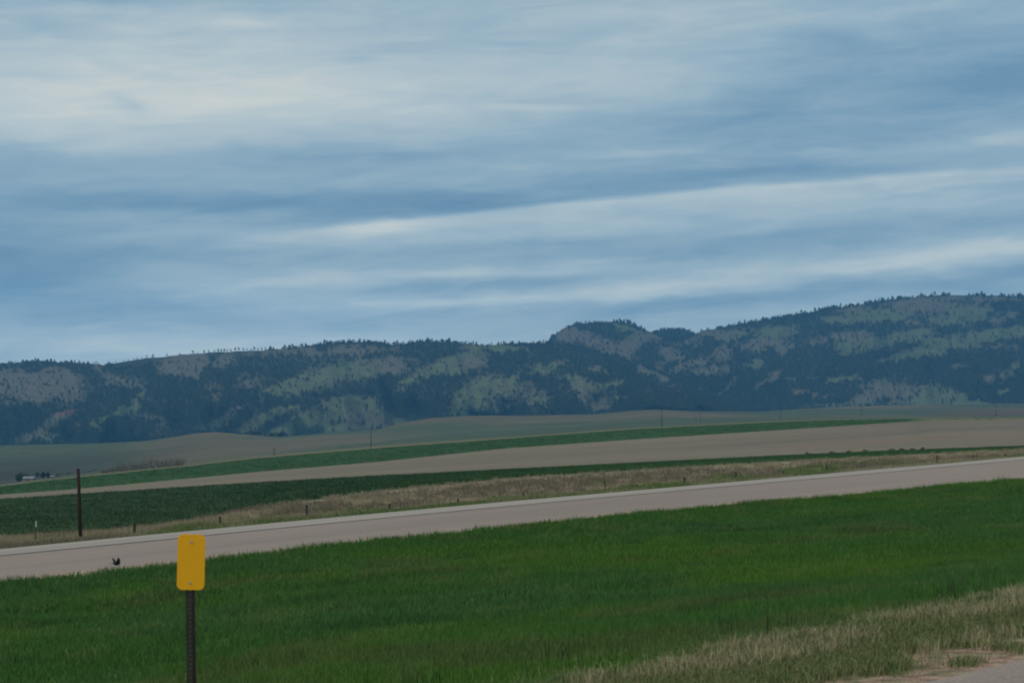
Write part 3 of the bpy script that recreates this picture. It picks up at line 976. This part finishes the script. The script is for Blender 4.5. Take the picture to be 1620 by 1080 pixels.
# ------------------------------------------------------------------ fence posts
M_post = flat_mat('old_post', (.045, .04, .038), .9, .1, 0, 8, .6, 1.4, (1, 1, 6))
M_tpost = flat_mat('steel_post', (.04, .05, .04), .7)
M_ptop = flat_mat('post_paint', (.45, .52, .40), .7)
M_pole = flat_mat('creosote_pole', (.040, .026, .022), .9, .1, 0, 6, .6, 1.5, (1, 1, 10))
posts = [(213, 826, 'm'), (349, 816, 's'), (486, 798, 's'), (617, 796, 's'), (725, 788, 's'), (828, 778.5, 's'), (1007, 765.5, 's'), (1083, 754.5, 'm'), (1164, 750.5, 's'),
         (1239.5, 744.5, 's'), (1307.5, 734, 't'), (1366.5, 735.5, 's'), (1427, 731, 's'), (1482, 720, 't'), (1539, 719.5, 's'), (1590, 716.5, 's')]
plab = ['dark fence post between the tall wooden pole and the yellow marker', 'short fence post just above and to the right of the yellow marker', 'tall thin fence post standing where the dry slope begins',
        'short fence post with a green tuft at its foot', 'short fence post behind the road, left of the lowest one', 'thin low fence post left of the dead sapling', 'stub of a fence post just right of the dead sapling',
        'squat fence post between the stub and the one with a bird', 'fence post that a small bird is perched on', 'short fence post right of the post with the bird', 'taller thin fence post right of the short one in the pale grass',
        'very short fence post left of a yellow-green tuft', 'low fence post at the yellow-green tuft', 'tall thin fence post in the pale grass near the right edge', 'thick fence post near the right edge', 'last small fence post before the right edge of the view']
for i, (x, yt, kd) in enumerate(posts):
    P = far_ground(x, 85)
    ztop = float(pt(x, yt, P[1])[2]); h = ztop - P[2]
    r0 = {'s': .055, 'm': .07, 't': .045}[kd]
    mb = MB(); lx = random.uniform(-.04, .04)
    n = 9
    mb.tube([(0, 0, -.4), (lx * .3, 0, h * .5), (lx, 0, h - .015), (lx, 0, h)], [r0 * 1.1, r0, r0 * .95, r0 * .75], n)
    o = mb.obj('fence_post', M_post, None, True); o.location = P.tolist()
    tag(o, plab[i], 'fence post', 'fence posts beyond the far road')
P = far_ground(58, 85)
ztop = float(pt(57, 824, P[1])[2]); h = ztop - P[2]
e = empty('steel_fence_post', P, 'thin steel fence post with a pale green tip at the far left', 'fence post', 'fence posts beyond the far road')
mb = MB(); mb.box((0, 0, h * .37 - .2), (.05, .012, h * .74 + .4)); mb.box((0, .02, h * .37 - .2), (.012, .028, h * .74 + .4)); mb.obj('shaft', M_tpost, e)
mb = MB(); mb.box((0, 0, h * .87), (.055, .014, h * .26)); mb.box((0, .021, h * .87), (.014, .028, h * .26)); mb.obj('painted_tip', M_ptop, e)

P = far_ground(129, 80)
top = pt(124, 740.5, P[1] + .05); dv = top - P; h = float(dv[2])
mb = MB(); mb.tube([(0, 0, -.3), (dv[0] * .5, 0, h * .5), (dv[0], 0, h - .04), (dv[0], 0, h)], [.085, .078, .072, .06], 14)
o = mb.obj('wooden_pole', M_pole, None, True); o.location = P.tolist()
tag(o, 'tall dark wooden pole leaning slightly left beside the far road', 'pole')

# dead sapling
P = far_ground(957.5, 82)
h = float(pt(956, 747, P[1])[2] - P[2])
mb = MB()
mb.tube([(0, 0, -.1), (-.02, 0, h * .3), (-.06, 0, h * .6), (-.09, .0, h)], [.04, .034, .022, .008], 6, (.075, .055, .045))
r = random.Random(3)
for (z, dx, dz) in [(.25, .2, .22), (.3, -.14, .2), (.38, .12, .3), (.45, -.16, .16), (.5, .16, .18), (.62, -.1, .2), (.7, .06, .2), (.35, .25, .1)]:
    q = Vector((-.06 * z * 1.4, 0, h * z)); q2 = q + Vector((dx * .6, r.uniform(-.1, .1), dz * .5)); q3 = q + Vector((dx, r.uniform(-.2, .2), dz))
    mb.tube([q, q2, q3], [.014, .01, .004], 4, (.085, .06, .05), False)
o = mb.obj('dead_sapling', M_twig); o.location = P.tolist()
tag(o, 'dead leafless sapling standing on the dry slope beyond the road', 'dead tree')

# ------------------------------------------------------------------ birds
M_bird = flat_mat('black_feathers', (.014, .014, .02), .6, .4, 0, 30)
M_bird2 = flat_mat('brown_feathers', (.07, .045, .03), .8)


def lathe_body(mb, pts, rad, n=10):
    mb.tube(pts, rad, n)


# flying blackbird, seen from behind-below with both wings raised
mb = MB()
L = .10
mb.tube([(0, -L * 1.15, .0), (0, -L * .9, .004), (0, -L * .4, .003), (0, L * .1, 0), (0, L * .45, .006), (0, L * .68, .014), (0, L * .88, .017), (0, L * 1.0, .014), (0, L * 1.2, .010)],
        [.006, .010, .026, .034, .026, .020, .021, .012, .002], 12)
mb.add([(-.010, -L * .95, .0), (.010, -L * .95, .0), (.030, -L * 1.9, -.006), (0, -L * 1.75, -.004), (-.030, -L * 1.9, -.006),
        (-.010, -L * .95, .006), (.010, -L * .95, .006), (.030, -L * 1.9, -.002), (0, -L * 1.75, 0), (-.030, -L * 1.9, -.002)],
       [(0, 1, 2, 3, 4), (9, 8, 7, 6, 5), (0, 5, 6, 1), (1, 6, 7, 2), (2, 7, 8, 3), (3, 8, 9, 4), (4, 9, 5, 0)])
for sgn in (-1, 1):
    span = [(0.014, .0, .010, .085), (.042, .010, .034, .100), (.064, .004, .066, .092), (.080, -.014, .098, .062), (.090, -.040, .124, .012)]
    V = []
    for (x_, y_, z_, ch) in span:
        for dz in (.003, -.003):
            V += [(sgn * x_, y_ + ch * .45, z_ + dz), (sgn * x_, y_ - ch * .55, z_ + dz)]
    Fs = []
    for i in range(len(span) - 1):
        a = i * 4; b = a + 4
        Fs += [(a, a + 1, b + 1, b), (a + 2, b + 2, b + 3, a + 3), (a, b, b + 2, a + 2), (a + 1, a + 3, b + 3, b + 1)]
    Fs += [(0, 2, 3, 1), (16, 17, 19, 18)]
    mb.add(V, Fs)
o = mb.obj('flying_bird', M_bird, None, True)
o.location = pt(184, 891.5, 46.5).tolist(); o.rotation_euler = (math.radians(-8), math.radians(-4), math.radians(-38))
tag(o, 'small black bird flying low over the far road with raised wings', 'bird')

# perched bird
P = far_ground(1164, 85); ztop = float(pt(1164, 750.5, P[1])[2])
mb = MB()
mb.tube([(-.16, 0, -.02), (-.10, 0, .02), (-.05, 0, .055), (0, 0, .085), (.035, 0, .12), (.055, 0, .15), (.075, 0, .165), (.10, 0, .165), (.135, 0, .155)],
        [.006, .014, .035, .048, .042, .030, .032, .018, .002], 10)
mb.tube([(.0, .015, .06), (.0, .018, 0)], [.006, .005], 5); mb.tube([(.0, -.015, .06), (.0, -.018, 0)], [.006, .005], 5)
o = mb.obj('perched_bird', M_bird2, None, True); o.location = (float(P[0]) - .01, float(P[1]), ztop); o.rotation_euler[2] = math.radians(200)
o.scale = (1.15, 1.15, 1.15)
tag(o, 'small dark bird perched on top of a fence post beyond the far road', 'bird')

# ------------------------------------------------------------------ utility poles on the pasture
upl = [(1047, 648, 620, 'most visible distant utility pole, above the middle of the upper crop strip'), (1101, 657, 900, 'faint left pole of the close pair beyond the crop strip'),
       (1108, 652, 800, 'faint right pole of the close pair beyond the crop strip'), (587, 676, 620, 'faint thin utility pole beyond the crop strip left of centre'), (1235, 645, 800, 'faint utility pole below the forested slope right of the close pair'),
       (1363, 642, 760, 'faint utility pole on the pasture below the tan forest clearing'), (1576, 640, 700, 'faint utility pole above the right end of the stubble field'), (434, 708, 560, 'short faint utility pole behind the crop left of centre')]
for x, yt, D, l in upl:
    P = far_ground(x, D); h = float(pt(x, yt, P[1])[2] - P[2])
    e = empty('utility_pole', P, l, 'utility pole', 'distant utility poles')
    mb = MB(); mb.tube([(0, 0, -.5), (0, 0, h)], [.16, .10], 8); mb.obj('pole', M_post, e, True)
    mb = MB(); mb.box((0, .12, h - .5), (1.3, .10, .12)); arm = mb.obj('crossarm', M_post, e)
    for q in (-.58, 0, .58):
        mb = MB(); mb.tube([(q, .12, h - .44), (q, .12, h - .28)], [.035, .03], 6)
        mb.obj('insulator', M_post, arm)

# ------------------------------------------------------------------ yellow marker
M_yel = flat_mat('marker_yellow', (.78, .385, .0), .5, .3, 0, 40, .97, 1.03)
M_upost = flat_mat('rusty_channel', (.026, .021, .019), .7, .3, 0, 14, .6, 1.5, (1, 1, 4))
M_bolt = flat_mat('galvanised_bolt', (.42, .38, .24), .4, .5, .3)
YS = 12.7
pc = pt(302.5, 888.5, YS); zg = float(znear(9.35, 9.0))
base = Vector((float(pt(304.3, 1080, YS)[0]) + .001, YS, zg - .02))
e = empty('road_marker', base, 'yellow rounded rectangular marker plate on a dark perforated steel post', 'road marker')
top_rel = float(pc[2]) + .128 - base.z
# channel post with punched holes
mb = MB()
W2 = .0255; cell = .0254; n = int(top_rel / cell)
web = .0105; hole = .0048; th = .003
leanx = float(pt(302.3, 932, YS)[0] - pt(304.3, 1080, YS)[0]) / float(pt(303, 932, YS)[2] - pt(303, 1080, YS)[2])


def Lx(z): return leanx * z


for k in range(-12, n):
    z0, z1 = k * cell, (k + 1) * cell; zc = (z0 + z1) / 2
    for yy, fl in ((0, 0), (th, 1)):
        ring = []; sq = []
        for q in range(8):
            a = math.pi / 8 + q * math.pi / 4
            ring.append((Lx(zc) + hole * math.cos(a) * .9, yy, zc + hole * math.sin(a) * 1.25))
        sq = [(Lx(z) + x, yy, z) for x, z in ((web, zc + .005), (web * .4, z1), (-web * .4, z1), (-web, zc + .005), (-web, zc - .005), (-web * .4, z0), (web * .4, z0), (web, zc - .005))]
        # outer corners
        cn = [(Lx(z) + x, yy, z) for x, z in ((web, z1), (-web, z1), (-web, z0), (web, z0))]
        V = ring + sq + cn; Fs = []
        for q in range(8): Fs.append((q, (q + 1) % 8, 8 + (q + 1) % 8, 8 + q))
        Fs += [(8, 9, 16), (10, 11, 17), (12, 13, 18), (14, 15, 19)]
        if not fl: Fs = [f[::-1] for f in Fs]
        mb.add(V, Fs)
z0, z1 = -12 * cell, n * cell
for sg in (-1, 1):
    prof = [(web, 0), (W2 * .72, .016), (W2, .018), (W2, .022), (W2 * .68, .020), (web, th)]
    V = [(Lx(z) + sg * x, y, z) for z in (z0, z1) for x, y in prof]
    Fs = [(i, (i + 1) % 6, 6 + (i + 1) % 6, 6 + i) for i in range(6)] + [tuple(range(5, -1, -1)), tuple(range(6, 12))]
    if sg < 0: Fs = [f[::-1] for f in Fs]
    mb.add(V, Fs)
mb.obj('post', M_upost, e)
# plate
w, hgt, rr, tk = .1525, .309, .030, .0022
cx = float(pc[0]) - base.x; cz = float(pc[2]) - base.z
pl = []
for (sx, sz, a0) in ((1, 1, 0), (-1, 1, 90), (-1, -1, 180), (1, -1, 270)):
    for q in range(9):
        a = math.radians(a0 + q * 90 / 8)
        pl.append((sx * (w / 2 - rr) + rr * math.cos(a), sz * (hgt / 2 - rr) + rr * math.sin(a)))
mb = MB(); N = len(pl)
bev = [(p[0] * .993, p[1] * .996) for p in pl]
V = [(p[0], -tk * .5, p[1]) for p in bev] + [(p[0], -tk * .2, p[1]) for p in pl] + [(p[0], tk * .5, p[1]) for p in pl]
Fs = [tuple(range(N))] + [tuple(2 * N + k for k in range(N - 1, -1, -1))]
for l_ in (0, N):
    Fs += [(l_ + k, l_ + N + k, l_ + N + (k + 1) % N, l_ + (k + 1) % N) for k in range(N)]
mb.add(V, Fs)
plate = mb.obj('plate', M_yel, e)
plate.location = (cx, -.004, cz); plate.rotation_euler = (0, math.radians(1.0), math.radians(4))
for zz in (.112, -.116):
    mb = MB()
    mb.tube([(0, 0, 0), (0, -.0016, 0)], [.0085, .0085], 14)
    mb.tube([(0, -.0016, 0), (0, -.006, 0), (0, -.0075, 0)], [.0058, .0056, .0035], 6)
    bo = mb.obj('bolt', M_bolt, plate); bo.location = (-.001, -tk * .5, zz)

# ------------------------------------------------------------------ haze
HSIG = 1.3e-4; HTOP = 352.0; HFAR = 7750.0
M_haze = bpy.data.materials.new('haze'); M_haze.use_nodes = True
nt = M_haze.node_tree; nt.nodes.clear()
out = nd(nt, 'ShaderNodeOutputMaterial'); pv = nd(nt, 'ShaderNodeVolumePrincipled')
pv.inputs['Color'].default_value = (.095, .36, .70, 1); pv.inputs['Density'].default_value = HSIG
pv.inputs['Anisotropy'].default_value = 0.0
nt.links.new(pv.outputs[0], out.inputs['Volume'])
mb = MB(); mb.box((0, HFAR / 2 - 500, (HTOP - 130) / 2), (11000, HFAR + 1000, HTOP + 130))
hz = mb.obj('haze', M_haze); tag(hz, None, None, None, 'stuff')
hz['label'] = 'bluish distance haze over the fields and hills'; hz['category'] = 'haze'

# ------------------------------------------------------------------ sky
wd = bpy.data.worlds.new('World'); sc.world = wd; wd.use_nodes = True
nt = wd.node_tree; nt.nodes.clear()
wo = nd(nt, 'ShaderNodeOutputWorld')
sky = nd(nt, 'ShaderNodeTexSky', sky_type='NISHITA'); sky.sun_disc = False
SUN_EL, SUN_AZ = math.radians(44), math.radians(228)
sky.sun_elevation = SUN_EL; sky.sun_rotation = SUN_AZ; sky.air_density = 1.2; sky.dust_density = 1.5
bg1 = nd(nt, 'ShaderNodeBackground'); bg1.inputs['Strength'].default_value = .07
nt.links.new(sky.outputs[0], bg1.inputs['Color'])
geo = nd(nt, 'ShaderNodeTexCoord'); sep = nd(nt, 'ShaderNodeSeparateXYZ')
nt.links.new(geo.outputs['Generated'], sep.inputs[0])


def M(op, a, b=None, c=None, clamp=False):
    n = nd(nt, 'ShaderNodeMath', operation=op); n.use_clamp = clamp
    for i, v in enumerate((a, b, c)):
        if v is None: continue
        if isinstance(v, (int, float)): n.inputs[i].default_value = v
        else: nt.links.new(v, n.inputs[i])
    return n.outputs[0]


sx_, sy_, sz_ = sep.outputs[0], sep.outputs[1], sep.outputs[2]
az = M('ARCTAN2', sx_, sy_); el = M('ARCSINE', sz_)
U = M('MULTIPLY_ADD', az, F, 810.0)           # azimuth and elevation of the sky in sky units (3600 per radian)
W_ = M('MULTIPLY_ADD', el, -F, 640.0)


def NZ(su, sv, det, seed, dist=0, rough=.55, slope=0.0):
    cb = nd(nt, 'ShaderNodeCombineXYZ')
    nt.links.new(M('MULTIPLY', U, su), cb.inputs[0])
    nt.links.new(M('MULTIPLY', M('MULTIPLY_ADD', U, slope, W_), sv), cb.inputs[1]); cb.inputs[2].default_value = seed
    n = nd(nt, 'ShaderNodeTexNoise'); n.inputs['Scale'].default_value = 1; n.inputs['Detail'].default_value = det
    n.inputs['Distortion'].default_value = dist; n.inputs['Roughness'].default_value = rough
    nt.links.new(cb.outputs[0], n.inputs['Vector'])
    return n.outputs['Fac']


wn1 = NZ(1 / 260, 1 / 60, 3, 3.1); wn2 = NZ(1 / 200, 1 / 45, 3, 9.7)
Uw = M('ADD', U, M('MULTIPLY', M('SUBTRACT', wn1, .5), 160.0))
Ww = M('ADD', W_, M('MULTIPLY', M('SUBTRACT', wn2, .5), 40.0))
FE = [  # cx, cy, sx, sy, slope(dy/dx), amp
    (330, 120, 420, 90, .0, .34), (60, 200, 170, 45, 0, .10), (420, 185, 420, 40, -.02, .10), (1100, 15, 330, 45, 0, .14), (1000, 150, 120, 60, 0, .08),
    (1600, 135, 130, 35, -.05, -.26), (1380, 85, 120, 22, -.12, -.15), (1230, 165, 170, 26, -.12, -.13), (1100, 190, 400, 30, 0, -.06),
    (470, 323, 330, 15, 0, -.22), (800, 318, 260, 20, -.10, -.07), (640, 240, 200, 12, -.02, -.14), (350, 265, 420, 22, 0, -.10), (100, 330, 260, 30, 0, -.08), (0, 425, 150, 45, .05, -.26), (320, 405, 250, 14, 0, -.10),
    (1090, 215, 260, 20, 0, -.06), (1000, 290, 240, 14, -.10, -.09), (1300, 272, 220, 9, -.05, -.12),
    (1310, 425, 250, 13, -.075, .21), (1560, 400, 140, 13, -.07, .14), (1010, 462, 200, 9, -.06, .17), (800, 428, 190, 7, -.05, .16), (640, 482, 240, 5, -.05, .10), (520, 450, 160, 7, -.03, .07),
    (720, 452, 170, 7, -.04, -.14), (350, 490, 190, 8, -.01, -.10), (200, 505, 200, 10, 0, -.05), (1060, 400, 240, 12, -.05, -.12), (1400, 360, 260, 16, -.06, -.12), (800, 395, 200, 8, -.05, -.08),
    (1570, 232, 75, 10, -.06, .20), (1310, 241, 60, 5, -.05, .10), (1060, 245, 60, 5, 0, .10), (850, 266, 45, 6, 0, .10), (1100, 478, 300, 14, -.06, -.10), (1560, 440, 160, 14, -.03, -.14), (1250, 475, 300, 16, -.08, -.08),
    (380, 39, 40, 10, 0, .12), (90, 60, 90, 16, 0, -.12), (130, 8, 100, 12, 0, -.12), (200, 172, 30, 12, .2, -.14), (230, 208, 70, 6, 0, -.10), (550, 101, 40, 8, 0, -.12), (60, 135, 80, 7, 0, -.10),
    (560, 80, 140, 14, -.05, -.05), (720, 70, 90, 20, -.3, -.07), (170, 352, 60, 9, 0, .07), (230, 545, 300, 18, 0, .12), (290, 452, 120, 14, 0, .06), (600, 360, 70, 11, -.1, .26),
]
b = M('MULTIPLY_ADD', M('SUBTRACT', NZ(1 / 300, 1 / 46, 4, 1.3, .8, .52, .05), .5), .36, .45)
b = M('ADD', b, M('MULTIPLY', M('SUBTRACT', NZ(1 / 130, 1 / 22, 5, 5.3, 1.2, .58, .06), .5), .22))
for (cx, cy, ax, ay, sl, am) in FE:
    dx = M('SUBTRACT', Uw, float(cx)); dy = M('SUBTRACT', Ww, float(cy))
    dy = M('MULTIPLY_ADD', dx, -sl, dy)
    a1 = M('MULTIPLY', dx, 1 / ax); a2 = M('MULTIPLY', dy, 1 / ay)
    q = M('MULTIPLY_ADD', a1, a1, M('MULTIPLY', a2, a2))
    b = M('ADD', b, M('MULTIPLY', M('POWER', math.e, M('MULTIPLY', q, -.6)), am))
# the long bright streak with a crisp upper edge
Wl = M('ADD', W_, M('MULTIPLY', M('SUBTRACT', NZ(1 / 180, 1 / 60, 2, 7.7), .5), 9.0))
edge = M('SUBTRACT', Wl, M('MULTIPLY_ADD', U, -.098, 406.0))
curve = M('MULTIPLY', M('POWER', M('MULTIPLY', M('SUBTRACT', U, 820.0), 1 / 800), 2.0), 24.0)   # flattens at both ends
edge = M('SUBTRACT', edge, curve)
up = nd(nt, 'ShaderNodeMapRange', interpolation_type='SMOOTHSTEP'); nt.links.new(edge, up.inputs[0]); up.inputs[1].default_value = -4; up.inputs[2].default_value = 9
dn = M('POWER', math.e, M('MULTIPLY', M('MAXIMUM', edge, 0.0), -1 / 34))
env = M('POWER', math.e, M('MULTIPLY', M('POWER', M('MULTIPLY', M('SUBTRACT', U, 1030.0), 1 / 560), 4.0), -1.0))
b = M('ADD', b, M('MULTIPLY', M('MULTIPLY', M('MULTIPLY', up.outputs[0], dn), env), .36))
# overcast brightens towards the zenith
b = M('ADD', b, M('MULTIPLY', M('MAXIMUM', M('SUBTRACT', el, .22), 0.0), .30))
cr = nd(nt, 'ShaderNodeValToRGB')
st = [(0.0, (.090, .215, .365)), (.25, (.155, .300, .440)), (.5, (.278, .415, .522)), (.75, (.445, .545, .590)), (1.0, (.65, .665, .63))]
while len(cr.color_ramp.elements) < len(st): cr.color_ramp.elements.new(.5)
for e_, (p_, c_) in zip(cr.color_ramp.elements, st): e_.position = p_; e_.color = (*c_, 1)
nt.links.new(M('MULTIPLY', b, 1.0, clamp=True), cr.inputs[0])
# the real sky above the ground haze is brighter towards the horizon
pl_ = M('MINIMUM', M('DIVIDE', HTOP, M('MAXIMUM', sz_, .001)), HFAR)
Tn = M('POWER', math.e, M('MULTIPLY', pl_, -HSIG)); iT = M('DIVIDE', 1.0, Tn)
HI = (.020, .10, .20)
sub = nd(nt, 'ShaderNodeVectorMath', operation='SCALE'); sub.inputs[0].default_value = HI
nt.links.new(M('SUBTRACT', 1.0, Tn), sub.inputs['Scale'])
dif = nd(nt, 'ShaderNodeVectorMath', operation='SUBTRACT'); nt.links.new(cr.outputs[0], dif.inputs[0]); nt.links.new(sub.outputs[0], dif.inputs[1])
scl = nd(nt, 'ShaderNodeVectorMath', operation='SCALE'); nt.links.new(dif.outputs[0], scl.inputs[0]); nt.links.new(iT, scl.inputs['Scale'])
# overhead the cloud deck is thinner and more neutral
hi_ = nd(nt, 'ShaderNodeMapRange', interpolation_type='SMOOTHSTEP'); nt.links.new(el, hi_.inputs[0]); hi_.inputs[1].default_value = .22; hi_.inputs[2].default_value = .75
mxc = nd(nt, 'ShaderNodeMix', data_type='RGBA'); nt.links.new(hi_.outputs[0], mxc.inputs[0])
nt.links.new(scl.outputs[0], mxc.inputs[6]); mxc.inputs[7].default_value = (.80, .70, .60, 1)
vv = nd(nt, 'ShaderNodeVectorMath', operation='SCALE'); nt.links.new(mxc.outputs[2], vv.inputs[0])
nt.links.new(M('MULTIPLY_ADD', NZ(1 / 900, 1 / 500, 3, 12.3), .5, .75), vv.inputs['Scale'])
mxd = nd(nt, 'ShaderNodeMix', data_type='RGBA'); nt.links.new(hi_.outputs[0], mxd.inputs[0]); nt.links.new(scl.outputs[0], mxd.inputs[6]); nt.links.new(vv.outputs[0], mxd.inputs[7])
bg2 = nd(nt, 'ShaderNodeBackground'); bg2.inputs['Strength'].default_value = 1.0
nt.links.new(mxd.outputs[2], bg2.inputs['Color'])
mx = nd(nt, 'ShaderNodeMixShader'); mx.inputs[0].default_value = .95
nt.links.new(bg1.outputs[0], mx.inputs[1]); nt.links.new(bg2.outputs[0], mx.inputs[2]); nt.links.new(mx.outputs[0], wo.inputs['Surface'])
wd.cycles.sampling_method = 'MANUAL'; wd.cycles.sample_map_resolution = 512

sd = bpy.data.lights.new('sun', 'SUN'); sd.energy = .9; sd.angle = math.radians(14); sd.color = (1, .93, .82)
so = bpy.data.objects.new('sun', sd); COL.objects.link(so)
dirv = Vector((math.sin(SUN_AZ) * math.cos(SUN_EL), math.cos(SUN_AZ) * math.cos(SUN_EL), math.sin(SUN_EL)))
so.rotation_euler = dirv.to_track_quat('Z', 'Y').to_euler()

# ------------------------------------------------------------------ camera and render settings
cd = bpy.data.cameras.new('camera'); cd.sensor_width = 36; cd.lens = F / 1620 * 36; cd.clip_start = .5; cd.clip_end = 30000
co = bpy.data.objects.new('camera', cd); COL.objects.link(co)
co.rotation_euler = (math.pi / 2 + PITCH, 0, 0); sc.camera = co
cd.dof.use_dof = True; cd.dof.focus_distance = 32; cd.dof.aperture_fstop = 8
sc.view_settings.view_transform = 'Standard'; sc.view_settings.look = 'None'
sc.view_settings.exposure = 0; sc.view_settings.gamma = 1
sc.render.engine = 'CYCLES'
cy = sc.cycles
cy.use_denoising = True; cy.denoiser = 'OPENIMAGEDENOISE'; cy.max_bounces = 5; cy.diffuse_bounces = 2; cy.volume_bounces = 0
cy.transparent_max_bounces = 8; cy.filter_width = 2.0; cy.use_adaptive_sampling = False
